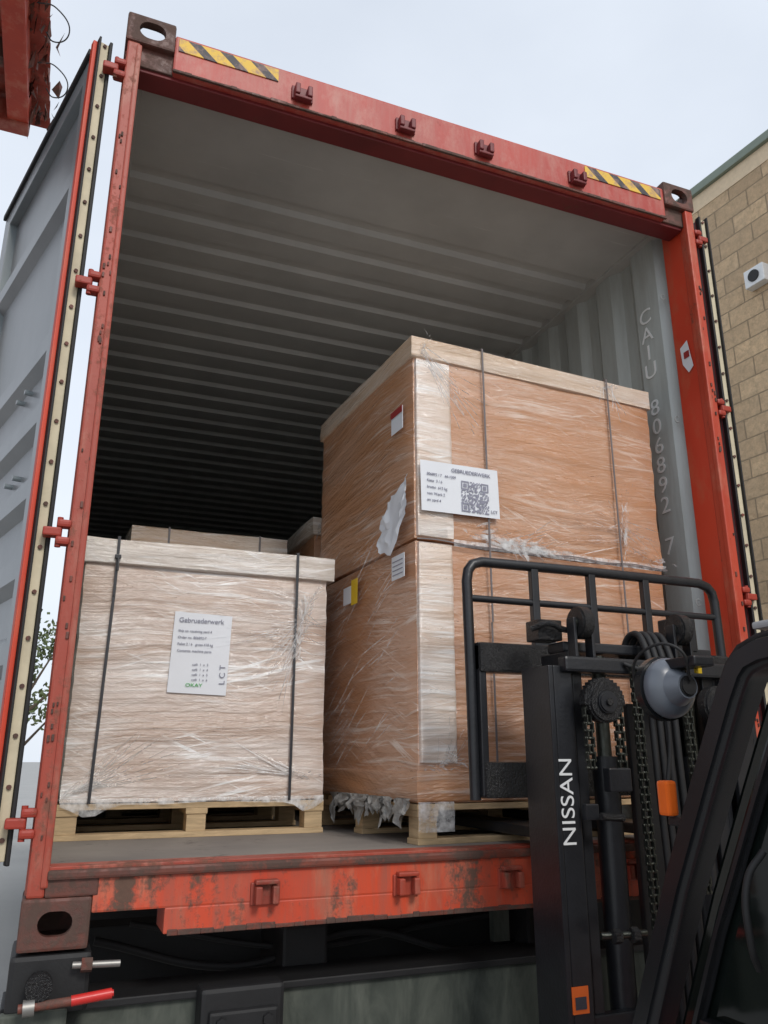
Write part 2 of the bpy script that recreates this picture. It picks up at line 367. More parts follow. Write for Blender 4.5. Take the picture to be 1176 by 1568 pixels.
box('warning_sticker_print',(W-.0565,.075,2.09),(W-.0548,.105,2.12),M['redlab'],C,0)
def door(side):
    D=group(side+'_door_leaf'); D.parent=C
    L=1.155; z0,z1=.20,2.765
    if side=='left': D.location=(-.092,.045,0); ang=math.atan2(1.11,-.32)
    else: D.location=(W+.085,.03,0); ang=math.atan2(1.14,.10)
    D.rotation_euler=(0,0,ang)
    q=1 if side=='left' else -1
    def b(nm,x0,x1,y0,y1,za,zb,mt,bev=.003):
        ya,yb=sorted((y0*q,y1*q)); return box(nm,(x0,ya,za),(x1,yb,zb),mt,D,bev)
    b('stile_hinge',0,.10,-.05,0,z0,z1,M['doorpan']); b('stile_free',L-.10,L,-.05,0,z0,z1,M['doorpan'])
    b('rail_top',.10,L-.10,-.05,0,z1-.10,z1,M['doorpan']); b('rail_bottom',.10,L-.10,-.05,0,z0,z0+.12,M['doorpan'])
    pf=[(-.034*q,z0+.10)]; 
    for zc in (.48,.72,.96,1.20,1.44,1.68,2.28):
        pf+=[(-.034*q,zc-.06),(-.004*q,zc-.03),(-.004*q,zc+.03),(-.034*q,zc+.06)]
    pf.append((-.034*q,z1-.08))
    extrude_profile('ribbed_panel',pf,'X',.09,L-.09,M['doorpan'],D,.003)
    b('edge_red',-.004,.0,-.052,.002,z0,z1,M['reddark'],.002)
    b('gasket_black',-.026,-.0,-.050,-.040,z0-.01,z1+.01,M['rubber'],.003)
    b('gasket_cream',-.016,.004,-.039,-.012,z0,z1,M['cream'],.003)
    b('gasket_lip',-.028,-.0,-.011,-.004,z0-.01,z1+.01,M['rubber'],.002)
    b('gasket_strip_face',-.010,.016,-.003,.010,z0,z1,M['redclean'],.003)
    b('gasket_top',.03,L,-.0,.012,z1-.03,z1-.005,M['rubber'],.003)
    bm=bmesh.new()
    zz=z0+.05
    while zz<z1:
        bm_cyl(bm,(-.022,-.026*q,zz),(-.012,-.026*q,zz),.0062,8); zz+=.125
    from_bm('gasket_rivets',bm,M['rustdark'],D)
    bm=bmesh.new()
    for zc in (.62,1.30,1.60):
        for xx in (.35,.45): bm_cyl(bm,(xx,-.036*q,zc),(xx,-.008*q,zc),.009,10)
    from_bm('bolt_heads',bm,M['doorpan'],D)
    bm=bmesh.new()
    for xx in (.30,.85): bm_cyl(bm,(xx,-.085*q,z0+.03),(xx,-.085*q,z1-.03),.016,12)
    from_bm('lock_rods',bm,M['steel'],D)
door('left'); door('right')
def hinge(side,z):
    bm=bmesh.new(); X=(lambda a,b:(a,b)) if side=='left' else (lambda a,b:(W-b,W-a))
    a,b=X(-.026,.012); bm_box(bm,(a,-.006,z-.036),(b,.03,z-.0135),.008); bm_box(bm,(a,-.006,z+.0135),(b,.03,z+.036),.008)
    a,b=X(-.060,-.012); bm_box(bm,(a,-.002,z-.0125),(b,.036,z+.0125),.005)
    c=-.018 if side=='left' else W+.018
    bm_cyl(bm,(c,.008,z-.042),(c,.008,z+.042),.008,12)
    from_bm(f'{side}_hinge',bm,M['hinge'],C)
for z in (.29,1.04,1.83,2.65): hinge('left',z); hinge('right',z)

# ------------------------------------------------------------------ trailer chassis
T=group('trailer_chassis')
box('bolster_beam',(-.02,.10,-.36),(W+.02,.24,-.15),M['beam'],T,.012)
box('bolster_top_flange',(-.02,.085,-.155),(W+.02,.26,-.135),M['chassis'],T,.004)
for x in (.72,1.55): box('main_rail',(x,.24,-.52),(x+.14,12.0,-.03),M['chassis'],T,.01)
for y in (.5,1.2,2.6,4.0,6.0,8.0,10.0): box('cross_member',(.0,y,-.30),(W,y+.12,-.04),M['chassis'],T,.005)
for x in (-.0,W-.17):
    box('twistlock_housing',(x-.01,-.0,-.135),(x+.175,.22,-.006),M['chassis'],T,.012)
    box('housing_plate',(x-.02,-.012,-.34),(x+.13,.02,-.125),M['beam'],T,.006)
cyl('twistlock_stem',(.06,-.02,-.065),(.06,-.055,-.065),.03,M['grease'],T)
cyl('lock_bolt',(.13,-.02,-.030),(.24,-.02,-.034),.008,M['steel'],T)
cyl('lock_nut',(.15,-.02,-.031),(.175,-.02,-.032),.016,M['rustdark'],T,6)
cyl('lever_shaft',(.02,-.05,-.105),(.15,-.05,-.098),.010,M['rustdark'],T)
cyl('lever_collar',(.03,-.05,-.105),(.055,-.05,-.104),.018,M['steel'],T)
cyl('lever_grip',(.13,-.05,-.099),(.228,-.05,-.09),.0115,M['redlever'],T,bev=.004)
bm=bmesh.new()
bm_box(bm,(.45,.02,-.26),(.67,.10,-.12),.012); bm_box(bm,(.47,.0,-.22),(.65,.03,-.17),.008)
for xx in (.50,.62): bm_cyl(bm,(xx,-.012,-.195),(xx,.01,-.195),.014,6)
from_bm('buffer_block',bm,M['chassis'],T)
box('underrun_bar',(.05,.12,-.95),(W-.05,.24,-.82),M['beam'],T,.01)
for x in (.5,1.85): box('underrun_post',(x,.14,-.83),(x+.08,.22,-.36),M['chassis'],T,.004)
tube('air_hose_a',[(.2,.35,-.05),(.6,.32,-.14),(1.0,.35,-.08),(1.4,.33,-.16),(1.9,.4,-.05)],.012,M['rubber'],T)
tube('air_hose_b',[(.3,.4,-.02),(.8,.36,-.11),(1.3,.42,-.09),(1.7,.36,-.05)],.009,M['rubber'],T)
boxes('brace_plates',[((1.44,.27,-.13),(1.50,.30,-.02)),((1.60,.27,-.10),(1.66,.30,.0))],M['beam'],T)
for y in (9.2,10.4):
    for x in (.1,1.95):
        bm=bmesh.new(); bm_cyl(bm,(x,y,-.80),(x+.38,y,-.80),.50,36,bev=.04); from_bm('trailer_wheel',bm,M['tyre'],T,True)
for x in (.3,2.0): box('landing_leg',(x,4.9,-1.3),(x+.12,5.02,-.3),M['chassis'],T,.01)

# ------------------------------------------------------------------ pallets & boxes
def pallet(G,x0,x1,y0,y1,z0,z1,mat):
    lst=[]; w=.075
    xs=[x0,(x0+x1)/2-w/2,x1-w]; ys=[y0,(y0+y1)/2-w/2,y1-w]
    for y in ys: lst.append(((x0,y,z0),(x1,y+w,z0+.018)))
    for x in xs:
        for y in ys: lst.append(((x+.004,y+.004,z0+.018),(x+w-.004,y+w-.004,z1-.038)))
        lst.append(((x,y0,z1-.038),(x+w,y1,z1-.019)))
    nb=6
    for i in range(nb):
        yy=y0+(y1-y0-.09)*i/(nb-1); lst.append(((x0,yy,z1-.019),(x1,yy+.09,z1)))
    boxes('pallet',lst,mat,G,.002)
def soft_box(name,a,b,mat,parent,cuts=26,amp=.004,bulge=.006,seed=0,round_=.012):
    bm=bmesh.new(); bmesh.ops.create_cube(bm,size=2)
    bmesh.ops.subdivide_edges(bm,edges=bm.edges[:],cuts=cuts,use_grid_fill=True)
    c=Vector([(a[i]+b[i])/2 for i in range(3)]); h=Vector([abs(b[i]-a[i])/2 for i in range(3)])
    for v in bm.verts:
        u=v.co.copy(); p=Vector((u.x*h.x,u.y*h.y,u.z*h.z))
        q=p+c; n=Vector([ (1 if u[i]>0 else -1) if abs(abs(u[i])-1)<1e-4 else 0 for i in range(3)])
        k=sum(abs(x) for x in n)
        nn=n.normalized()
        d=noise.noise(Vector((q.x*2.5+seed,q.y*2.5,q.z*4)))*amp*1.5+noise.noise(Vector((q.x*5+seed,q.y*5,q.z*30)))*amp
        bl=1.0
        for i in range(3):
            if n[i]==0: bl*=1-u[i]**4
        if k>1: d-=round_*.5
        else: d+=bulge*bl
        v.co=q+nn*d
    return from_bm(name,bm,mat,parent,True,50)
def sliver(bm,x,z,t,L,w,cur,y,lift):
    prev=None
    for k in range(7):
        f=k/6; a=t+cur*f; px=x+math.cos(a)*L*f; pz=z+math.sin(a)*L*f
        ww=w*math.sin(math.pi*min(.97,f+.08)); ll=.002+lift*math.sin(math.pi*f)
        p=[bm.verts.new((px-math.sin(a)*ww*s_,y-(ll+.0015*s_),pz+math.cos(a)*ww*s_)) for s_ in (-1,1)]
        if prev: bm.faces.new((prev[0],prev[1],p[1],p[0]))
        prev=p
def film_bunch(name,cx,y,cz,R,parent,n=60,axis=math.pi/2,fans=()):
    bm=bmesh.new()
    for i in range(n):
        r0=random.gauss(0,.45)*R; o=random.gauss(0,.07)*R
        x=cx+math.cos(axis)*r0-math.sin(axis)*o; z=cz+math.sin(axis)*r0+math.cos(axis)*o
        sliver(bm,x,z,axis+random.gauss(0,.28),R*random.uniform(.12,.5),R*random.uniform(.010,.035),random.uniform(-.4,.4),y,random.uniform(.001,.005))
    for (t,sp,L,k) in fans:
        for i in range(k):
            r0=random.gauss(0,.3)*R
            sliver(bm,cx+math.cos(axis)*r0,cz+math.sin(axis)*r0,t+random.uniform(-sp,sp),L*random.uniform(.3,1),random.uniform(.0006,.0019),random.uniform(-.12,.12),y,.001)
    return from_bm(name,bm,M['film'],parent,True,80)
def qr(parent,x,y,z,s,n=25):
    bm=bmesh.new(); c=s/n
    def sq(i,j):
        vs=[bm.verts.new((x+(i+a)*c,y,z+(j+b)*c)) for a,b in ((0,0),(1,0),(1,1),(0,1))]; bm.faces.new(vs)
    rr=random.Random(3)
    for i in range(n):
        for j in range(n):
            fi=None
            for ci,cj in ((0,n-7),(n-7,n-7),(0,0)):
                if ci<=i<ci+7 and cj<=j<cj+7:
                    a,b=i-ci,j-cj; fi=(a in(0,6) or b in(0,6)) or (2<=a<=4 and 2<=b<=4)
            if fi is None: fi=rr.random()<.5
            if fi: sq(i,j)
    return from_bm('qr_code',bm,M['inkblue'],parent)
def sheet(name,x0,x1,z0,z1,y,parent,mat,tilt=0,wave=.002):
    bm=bmesh.new(); nx,nz=10,10; g=[]
    cx,cz=(x0+x1)/2,(z0+z1)/2
    for i in range(nx+1):
        row=[]
        for j in range(nz+1):
            dx=x0+(x1-x0)*i/nx-cx; dz=z0+(z1-z0)*j/nz-cz
            X=cx+dx*math.cos(tilt)-dz*math.sin(tilt); Z=cz+dx*math.sin(tilt)+dz*math.cos(tilt)
            row.append(bm.verts.new((X,y-abs(noise.noise(Vector((X*7,Z*9,y))))*wave,Z)))
        g.append(row)
    for i in range(nx):
        for j in range(nz): bm.faces.new((g[i][j],g[i+1][j],g[i+1][j+1],g[i][j+1]))
    return from_bm(name,bm,mat,parent,True)
R0=(math.pi/2,0,0)
# --- left load
A=group('wrapped_pallet_load')
pallet(A,.062,.985,.70,1.50,FL,.298,M['wood'])
soft_box('carton',(.070,.70,.300),(.985,1.50,1.125),M['wrapL'],A,seed=1,bulge=.010)
soft_box('carton_lid',(.060,.686,1.115),(1.012,1.512,1.215),M['lidL'],A,cuts=14,seed=5,bulge=.002)
for i,x in enumerate((.178,.852)):
    bm=bmesh.new()
    bm_box(bm,(x-.005,.678,1.00),(x+.005,.6815,1.219),0)
    vs=[]; 
    for k in range(16):
        z=1.0-(1.0-.30)*k/15; dx=.014*k/15*(1 if i==0 else .2)
        vs.append((bm.verts.new((x-.005-dx,.683-.002*math.sin(math.pi*k/15),z)),bm.verts.new((x+.005-dx,.683-.002*math.sin(math.pi*k/15),z))))
    for k in range(15): bm.faces.new((vs[k][0],vs[k][1],vs[k+1][1],vs[k+1][0]))
    bm_box(bm,(x-.005,.68,1.2165),(x+.005,1.52,1.2195),0)
    from_bm('strap',bm,M['strap'],A)
box('strap_buckle',(.168,.672,1.135),(.190,.680,1.150),M['strap'],A,.002)
cyl('strap_knot',(.182,.672,1.09),(.180,.676,1.14),.004,M['strap'],A,8)
sheet('address_label',.392,.602,.665,.955,.682,A,M['paper'],tilt=-.03,wave=.002)
ly=.6785
text('label_heading','Gebruederwerk',.025,(.412,ly,.920),R0,M['inkblue'],A)
for i,t in enumerate(('Ship to: receiving yard 4','Order no. 806892-7','Pallet 2 / 6   gross 418 kg','Contents: machine parts')):
    text('label_line',t,.0125,(.412,ly,.885-i*.024),R0,M['inkblue'],A)
text('label_side','L C T',.030,(.590,ly,.70),(math.pi/2,-math.pi/2,0),M['inkblue'],A)
for i in range(4): text('label_line','colli  1  x  %d'%(i+3),.012,(.470,ly,.765-i*.018),R0,M['inkblue'],A)
text('label_green','OKAY',.017,(.450,ly,.690),R0,M['green'],A,.0006,'LEFT',1.3)
film_bunch('film_bunch',.870,.682,.91,.13,A,80,axis=1.40,fans=[(math.pi*1.03,.35,.38,26),(-.2,.5,.12,14),(math.pi*1.35,.2,.35,16)])
film_bunch('film_bunch_upper',.915,.682,1.03,.09,A,34,axis=1.15,fans=[(math.pi*.96,.2,.3,10)])
film_bunch('film_bunch_bottom',.13,.692,.34,.10,A,30,axis=.3,fans=[(.5,.35,.4,24)])
film_bunch('film_bunch_side',.90,.690,.38,.08,A,20,axis=.1,fans=[(math.pi*.9,.2,.4,18)])
def skirt(name,pts_top,pts_bot,y,parent,mat):
    bm=bmesh.new(); n=24; rows=[]
    for k in range(n+1):
        f=k/n
        xt=pts_top[0][0]+(pts_top[1][0]-pts_top[0][0])*f; zt=pts_top[0][1]
        zb=pts_bot(f)
        col_=[]
        for j in range(5):
            g=j/4; z=zt+(zb-zt)*g
            col_.append(bm.verts.new((xt+.006*noise.noise(Vector((k*.7,j,3))),y-.006*g*noise.noise(Vector((k*.9,j*.5,1)))-.002,z)))
        rows.append(col_)
    for k in range(n):
        for j in range(4): bm.faces.new((rows[k][j],rows[k+1][j],rows[k+1][j+1],rows[k][j+1]))
    return from_bm(name,bm,mat,parent,True,80)
skirt('film_skirt',[(.075,.315),(.98,.315)],lambda f:.297-.045*math.exp(-((f-.10)/.07)**2)-.04*math.exp(-((f-.93)/.05)**2)+.004*math.sin(f*14),.690,A,M['film'])
# --- loads behind it
B=group('wrapped_pallet_load')
pallet(B,.28,1.05,1.60,2.60,FL,.31,M['woodold'])
soft_box('carton',(.285,1.62,.31),(1.045,2.58,1.42),M['wrapL'],B,cuts=14,seed=2)
soft_box('carton_lid',(.275,1.60,1.41),(1.055,2.60,1.525),M['lidR'],B,cuts=10,seed=8)
for x in (.45,.9): box('strap',(x,1.592,.32),(x+.010,1.596,1.525),M['strapg'],B,0)
B2=group('wrapped_pallet_load')
pallet(B2,1.16,2.15,1.52,2.55,FL,.31,M['woodold'])
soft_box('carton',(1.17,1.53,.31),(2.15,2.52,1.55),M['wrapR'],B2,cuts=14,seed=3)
soft_box('carton_lid',(1.155,1.51,1.54),(2.165,2.54,1.64),M['lidL'],B2,cuts=10,seed=9)
film_bunch('film_bunch',1.20,1.505,1.58,.10,B2,30,axis=1.2)
# --- right stack
R=group('wrapped_crate_stack',(1.12,.155,0),math.radians(3.3))
w=1.135; d=.94
pallet(R,.0,w,.0,d,FL,.305,M['wood'])
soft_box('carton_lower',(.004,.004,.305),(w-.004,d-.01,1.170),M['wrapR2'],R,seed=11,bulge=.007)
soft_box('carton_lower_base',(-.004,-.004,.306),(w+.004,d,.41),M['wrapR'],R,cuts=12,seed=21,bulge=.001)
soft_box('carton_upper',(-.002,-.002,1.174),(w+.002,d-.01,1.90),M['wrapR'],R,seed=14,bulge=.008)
soft_box('carton_lid',(-.012,-.014,1.872),(w+.012,d,1.962),M['lidR'],R,cuts=14,seed=17,bulge=.001)
soft_box('edge_board_front',(.008,-.014,1.185),(.150,.02,1.868),M['board'],R,cuts=14,amp=.002,bulge=.001,seed=31,round_=.002)
soft_box('edge_board_front_low',(.012,-.010,.43),(.145,.02,1.165),M['board'],R,cuts=14,amp=.002,bulge=.001,seed=35,round_=.002)
for i,x in enumerate((.290,.897)):
    boxes('strap',[((x,-.024,.90),(x+.007,-.0215,1.965)),((x,-.020,1.963),(x+.007,d,1.966)),((x,-.018,.40),(x+.007,-.0155,.90))],M['strapg'],R,0)
bm=bmesh.new(); prev=None
for k in range(41):
    x=w*k/40; zz=1.168+.004*math.sin(k*.6)-.010*math.exp(-((k-14)/3)**2); p=(bm.verts.new((x,-.020,zz)),bm.verts.new((x,-.020,zz+.005)))
    if prev: bm.faces.new((prev[0],p[0],p[1],prev[1]))
    prev=p
from_bm('strap_band',bm,M['strapg'],R)
skirt('film_seam',[(.15,1.185),(w,1.185)],lambda f:1.160,-.012,R,M['film'])
sheet('shipping_label',.012,.335,1.275,1.462,-.030,R,M['paper'],tilt=.02,wave=.002)
ry=-.0335
text('label_heading','GEBRUEDERWERK',.020,(.135,ry,1.430),R0,M['inkblue'],R)
for i,t in enumerate(('806892 / 7   44-1209','Kiste  3 / 6','brutto  612 kg','von: Werk 2','an: yard 4')): text('label_line',t,.014,(.035,ry,1.405-i*.024),R0,M['inkblue'],R)
qr(R,.175,ry,1.288,.115)
text('label_side','LCT',.016,(.297,ry,1.295),R0,M['inkblue'],R)
def side_sheet(nm,y0,y1,z0,z1,mat,x=-.024): return box(nm,(x-.0015,y0,z0),(x,y1,z1),mat,R,0)
side_sheet('red_white_label',.035,.13,1.60,1.69,M['paper']); side_sheet('red_band',.035,.13,1.665,1.69,M['redlab'],-.027)
side_sheet('yellow_label',.44,.50,1.02,1.12,M['yellow']); side_sheet('grey_label',.50,.58,1.03,1.10,M['paper'])
side_sheet('small_label',.03,.13,1.045,1.13,M['paper'])
for i in range(4): side_sheet('label_print',.04,.12,1.06+i*.016,1.063+i*.016,M['inkblue'],-.0262)
bm=bmesh.new(); g=[]
for i in range(15):
    row=[]
    for j in range(11):
        u=i/14; v=j/10
        yy=-.015+.215*u; zt=1.405-.10*u; zb=1.255-.08*u-.07*math.sin(u*3.1)
        row.append(bm.verts.new((-.030-.022*abs(noise.noise(Vector((u*5,v*4,2))))-.012*v,yy+.02*noise.noise(Vector((u*3,v*3,9))),zt+(zb-zt)*v+.015*noise.noise(Vector((u*6,v*2,5))))))
    g.append(row)
for i in range(14):
    for j in range(10): bm.faces.new((g[i][j],g[i+1][j],g[i+1][j+1],g[i][j+1]))
from_bm('document_pouch',bm,M['paper'],R,True,25)
film_bunch('film_bunch',.935,-.016,1.30,.14,R,70,axis=1.50,fans=[(math.pi*1.0,.4,.4,26),(-.1,.5,.2,14)])
film_bunch('film_bunch_b',.95,-.016,1.42,.08,R,24,axis=1.3)
film_bunch('film_bunch_band',.40,-.016,1.195,.20,R,90,axis=-.12,fans=[(.25,.4,.3,18),(math.pi*.9,.3,.25,14)])
film_bunch('film_bunch_top',.90,-.018,1.93,.06,R,30,axis=.2,fans=[(-1.3,.5,.2,10)])
film_bunch('film_bunch_low',.08,-.014,.42,.10,R,30,axis=.1,fans=[(1.2,.5,.2,14)])
film_bunch('film_bunch_corner',.03,-.018,1.90,.07,R,20,axis=1.2,fans=[(-.8,.4,.4,16)])
film_bunch('film_bunch_right',1.08,-.016,1.20,.08,R,24,axis=.1,fans=[(2.6,.4,.3,12)])
bm=bmesh.new()
for k in range(60):
    y0=random.uniform(.02,.6); z0=random.uniform(.5,1.3); L=random.uniform(.10,.35); sl=random.uniform(-.8,-.2); ww=random.uniform(.0008,.0025)
    vs=[bm.verts.new(p) for p in ((-.019,y0,z0),(-.022,y0+L/2,z0+sl*L/2+ww),(-.019,y0+L,z0+sl*L),(-.021,y0+L/2,z0+sl*L/2-ww))]; bm.faces.new(vs)
from_bm('film_creases',bm,M['film'],R)
bm=bmesh.new()
for k in range(20):
    y0=random.uniform(-.0,.62); wd=random.uniform(.05,.15); L=random.uniform(.04,.118); grid=[]
    x0=-.012-random.uniform(0,.03)
    for j in range(8):
        f=j/7; row=[]
        for s_ in range(6):
            g_=s_/5
            row.append(bm.verts.new((x0-.022*noise.noise(Vector((g_*3+k,f*2,k*.7)))-.008*f,y0+wd*(g_-.5)*(1-.45*f)+.02*noise.noise(Vector((f*3,k,1))),.322-L*f*(.6+.8*abs(noise.noise(Vector((g_*3,k,7)))))+.01*noise.noise(Vector((g_*5,k,f))))))
        grid.append(row)
    for j in range(7):
        for s_ in range(5): bm.faces.new((grid[j][s_],grid[j][s_+1],grid[j+1][s_+1],grid[j+1][s_]))
from_bm('torn_film_skirt',bm,M['filmgrey'],R,True,60)
bm=bmesh.new(); g=[]
for i in range(9):
    row=[]
    for j in range(7):
        u=i/8; v=j/6; row.append(bm.verts.new((.0+.13*u,-.006-.006*abs(noise.noise(Vector((u*5,v*5,4)))),.312-.09*v)))
    g.append(row)
for i in range(8):
    for j in range(6): bm.faces.new((g[i][j],g[i+1][j],g[i+1][j+1],g[i][j+1]))
from_bm('corner_film',bm,M['film'],R,True,80)

# ------------------------------------------------------------------ forklift
F=group('forklift')
K=M['black']; G_=M['grease']
yb=-.13
tube('backrest_frame',[(1.175,yb,.33),(1.172,yb,.70),(1.168,yb,.97),(1.174,yb,1.005),(1.190,yb,1.026),(1.222,yb,1.036),(1.6,yb,1.038),(2.09,yb,1.036),(2.125,yb,1.026),(2.145,yb,1.005),(2.152,yb,.97),(2.155,yb,.78)],.0165,K,F,kind='POLY')
tube('backrest_bar',[(1.175,yb,.918),(2.15,yb,.918)],.011,K,F,kind='POLY')
for x in (1.41,1.63,1.85): box('backrest_upright',(x-.013,yb-.012,.78),(x+.013,yb+.012,1.03),K,F,.003)
box('carriage_upper_bar',(1.185,yb-.04,.69),(2.15,yb+.012,.78),G_,F,.01)
box('carriage_lower_bar',(1.19,yb-.04,.335),(2.15,yb+.012,.435),G_,F,.01)
for x in (1.185,1.37,1.95,2.12): box('carriage_upright',(x,yb-.03,.34),(x+.024,yb+.0,.78),K,F,.004)
boxes('fork_shanks',[((1.42,yb+.012,.22),(1.53,yb+.052,.80)),((1.80,yb+.012,.22),(1.91,yb+.052,.80))],K,F,.006)
boxes('fork_blades',[((1.42,yb+.012,.212),(1.53,yb+1.0,.245)),((1.80,yb+.012,.212),(1.91,yb+1.0,.245))],K,F,.006)
ym=-.38; MX0,MX1=1.268,1.99; zb=-1.15; zt=.69
def channel(nm,x0,x1,y0,y1,z0,z1,inward,mat):
    t=.016
    web=((x0,y0,z0),(x0+t,y1,z1)) if inward>0 else ((x1-t,y0,z0),(x1,y1,z1))
    xa,xb=(x0+t,x1) if inward>0 else (x0,x1-t)
    boxes(nm,[web,((xa,y0,z0),(xb,y0+t,z1)),((xa,y1-t,z0),(xb,y1,z1))],mat,F,.003)
channel('outer_channel_left',MX0,MX0+.076,ym-.02,ym+.12,zb,zt,1,K)
channel('outer_channel_right',MX1-.095,MX1,ym-.02,ym+.12,zb,zt,-1,K)
channel('inner_channel_left',MX0+.082,MX0+.129,ym+.01,ym+.14,-.9,.735,1,K)
channel('inner_channel_right',MX1-.16,MX1-.10,ym+.01,ym+.14,-.9,.735,-1,K)
box('mast_head_plate',(MX0+.04,ym-.045,.672),(MX1-.06,ym-.005,.715),K,F,.008)
box('mast_inner_head',(MX0+.08,ym+.02,.735),(MX1-.10,ym+.10,.765),K,F,.006)
box('mast_mid_tie',(MX0+.08,ym+.0,-.25),(MX1-.10,ym+.03,-.17),K,F,.004)
box('mast_low_tie',(MX0+.10,ym-.045,-.85),(MX1-.10,ym-.022,-.72),K,F,.004)
for x in (1.385,1.735):
    cyl('top_roller',(x-.02,ym-.02,.812),(x+.02,ym-.02,.812),.046,G_,F,28,bev=.005)
    cyl('top_roller_hub',(x-.026,ym-.02,.812),(x+.026,ym-.02,.812),.016,M['chain'],F,12)
    boxes('roller_bracket',[((x-.034,ym-.035,.715),(x-.024,ym+.0,.825)),((x+.024,ym-.035,.715),(x+.034,ym+.0,.825))],K,F,.002)
box('valve_block',(1.29,ym+.05,.77),(1.37,ym+.12,.83),G_,F,.004)
tube('valve_pipe',[(1.27,ym+.06,.80),(1.31,ym+.03,.815),(1.36,ym+.03,.80),(1.41,ym+.03,.80)],.009,G_,F)
box('hydraulic_block',(1.76,ym+.02,.75),(1.84,ym+.10,.86),K,F,.006)
for x in (1.455,1.77):
    cyl('lift_cylinder',(x+.03,ym+.05,-1.1),(x+.03,ym+.05,.45),.036,K,F)
    cyl('cylinder_rod',(x+.03,ym+.05,.45),(x+.03,ym+.05,.73),.02,M['chain'],F)
for x in (1.405,1.80):
    cyl('chain_sheave',(x,ym-.085,.590),(x,ym-.045,.590),.055,G_,F,32,bev=.006)
    cyl('sheave_hub',(x,ym-.095,.590),(x,ym-.080,.590),.030,K,F,20,bev=.004)
    cyl('sheave_pin',(x,ym-.102,.590),(x,ym-.090,.590),.010,G_,F,12)
def chain(nm,x,y,z0,z1,wd=.011):
    bm=bmesh.new(); z=z0; i=0; p=.019
    while z<z1:
        o=wd if i%2 else wd*.55
        for s_ in (-1,1): bm_box(bm,(x+s_*o-.002,y-.008,z-.003),(x+s_*o+.002,y+.008,z+p+.003),.0015)
        bm_cyl(bm,(x-wd-.005,y,z),(x+wd+.005,y,z),.0045,8); z+=p; i+=1
    from_bm(nm,bm,M['chain'],F)
for x,z0,z1 in ((1.358,.42,.60),(1.458,.36,.60),(1.525,-.60,.68),(1.70,.1,.68)):
    chain('lift_chain',x,ym-.06,z0,z1)
bm=bmesh.new()
for k in range(15):
    t=math.pi*k/14; bm_box(bm,(1.405+.058*math.cos(t)-.008,ym-.078,.590+.058*math.sin(t)-.008),(1.405+.058*math.cos(t)+.008,ym-.052,.590+.058*math.sin(t)+.008),.002)
from_bm('chain_wrap',bm,G_,F)
for i,x in enumerate((1.58,1.605,1.63,1.66)):
    tube('hydraulic_hose',[(x,ym-.04,-.8),(x+.01,ym-.05,0),(x,ym-.05,.55),(x+.02,ym-.03,.74),(x+.03,ym+.04,.80),(x+.02,ym+.1,.70)],.010,M['rubber'],F)
tube('hose_guide',[(1.50,ym-.05,.70),(1.56,ym-.09,.66),(1.59,ym-.10,.55),(1.57,ym-.08,.30)],.006,M['rubber'],F)
box('mast_rear_cover',(1.60,ym+.08,-.9),(1.84,ym+.10,.60),K,F,.004)
box('chain_anchor',(1.40,ym-.08,.36),(1.47,ym-.05,.42),K,F,.004)
box('chain_anchor_b',(1.34,ym-.05,.29),(1.38,ym-.03,.33),K,F,.003)
cyl('anchor_bolt',(1.37,ym-.07,.30),(1.44,ym-.07,.295),.010,G_,F,10)
tube('cylinder_bracket',[(1.35,ym-.06,.02),(1.40,ym-.07,.02),(1.48,ym-.07,.02)],.009,M['chain'],F,kind='POLY')
for x in (1.375,1.43): cyl('anchor_nut',(x,ym-.075,.02),(x+.02,ym-.075,.02),.018,G_,F,6)
text('mast_lettering','NISSAN',.058,(MX0+.054,ym-.0215,.225),(math.pi/2,-math.pi/2,0),M['white'],F,.0006,'LEFT',1.13)
box('mast_sticker',(MX0+.012,ym-.0225,-.155),(MX0+.060,ym-.0205,-.095),M['orange'],F,0)
box('sticker_print',(MX0+.020,ym-.0240,-.145),(MX0+.052,ym-.0228,-.118),M['ink'],F,0)
def strip(nm,pts,x,wx,th,mat):
    bm=bmesh.new(); P=[Vector((0,p[0],p[1])) for p in pts]; rings=[]
    for i,p in enumerate(P):
        a=P[max(0,i-1)]; b=P[min(len(P)-1,i+1)]; t=(b-a).normalized()
        n=Vector((0,-t.z,t.y)); n=n if n.z<0 else -n
        q=p+n*th
        rings.append([bm.verts.new((c[0],c[1].y,c[1].z)) for c in ((x-wx/2,p),(x+wx/2,p),(x+wx/2,q),(x-wx/2,q))])
    for i in range(len(rings)-1):
        for k in range(4): bm.faces.new((rings[i][k],rings[i][(k+1)%4],rings[i+1][(k+1)%4],rings[i+1][k]))
    bm.faces.new(rings[0]); bm.faces.new(rings[-1][::-1])
    bmesh.ops.recalc_face_normals(bm,faces=bm.faces)
    ed=[e for e in bm.edges if len(e.link_faces)==2 and e.calc_face_angle(0)>.9]
    bmesh.ops.bevel(bm,geom=ed,offset=.014,segments=3,affect='EDGES')
    return from_bm(nm,bm,mat,F,True,50)
gp=[(-.72,-.32),(-.85,-.04),(-.984,.237),(-1.085,.42),(-1.165,.562),(-1.195,.608),(-1.225,.634),(-1.27,.648),(-1.35,.655),(-1.8,.665),(-2.3,.655),(-2.42,.62)]
for x in (1.135,2.06): strip('guard_pillar',gp,x,.07,.060,M['blackglossy'])
for x in (1.135,2.06): strip('guard_inner_frame',[(p[0]-.085,p[1]-.075) for p in gp[:6]],x+.012,.03,.02,M['blackglossy'])
for y in (-1.28,-1.45,-1.62,-1.79,-1.96,-2.13,-2.30): box('guard_roof_bar',(1.17,y-.02,.60),(2.03,y+.02,.635),M['blackglossy'],F,.008)
for x in (1.14,2.06): box('guard_rear_pillar',(x-.03,-2.46,-.35),(x+.03,-2.38,.62),M['blackglossy'],F,.012)
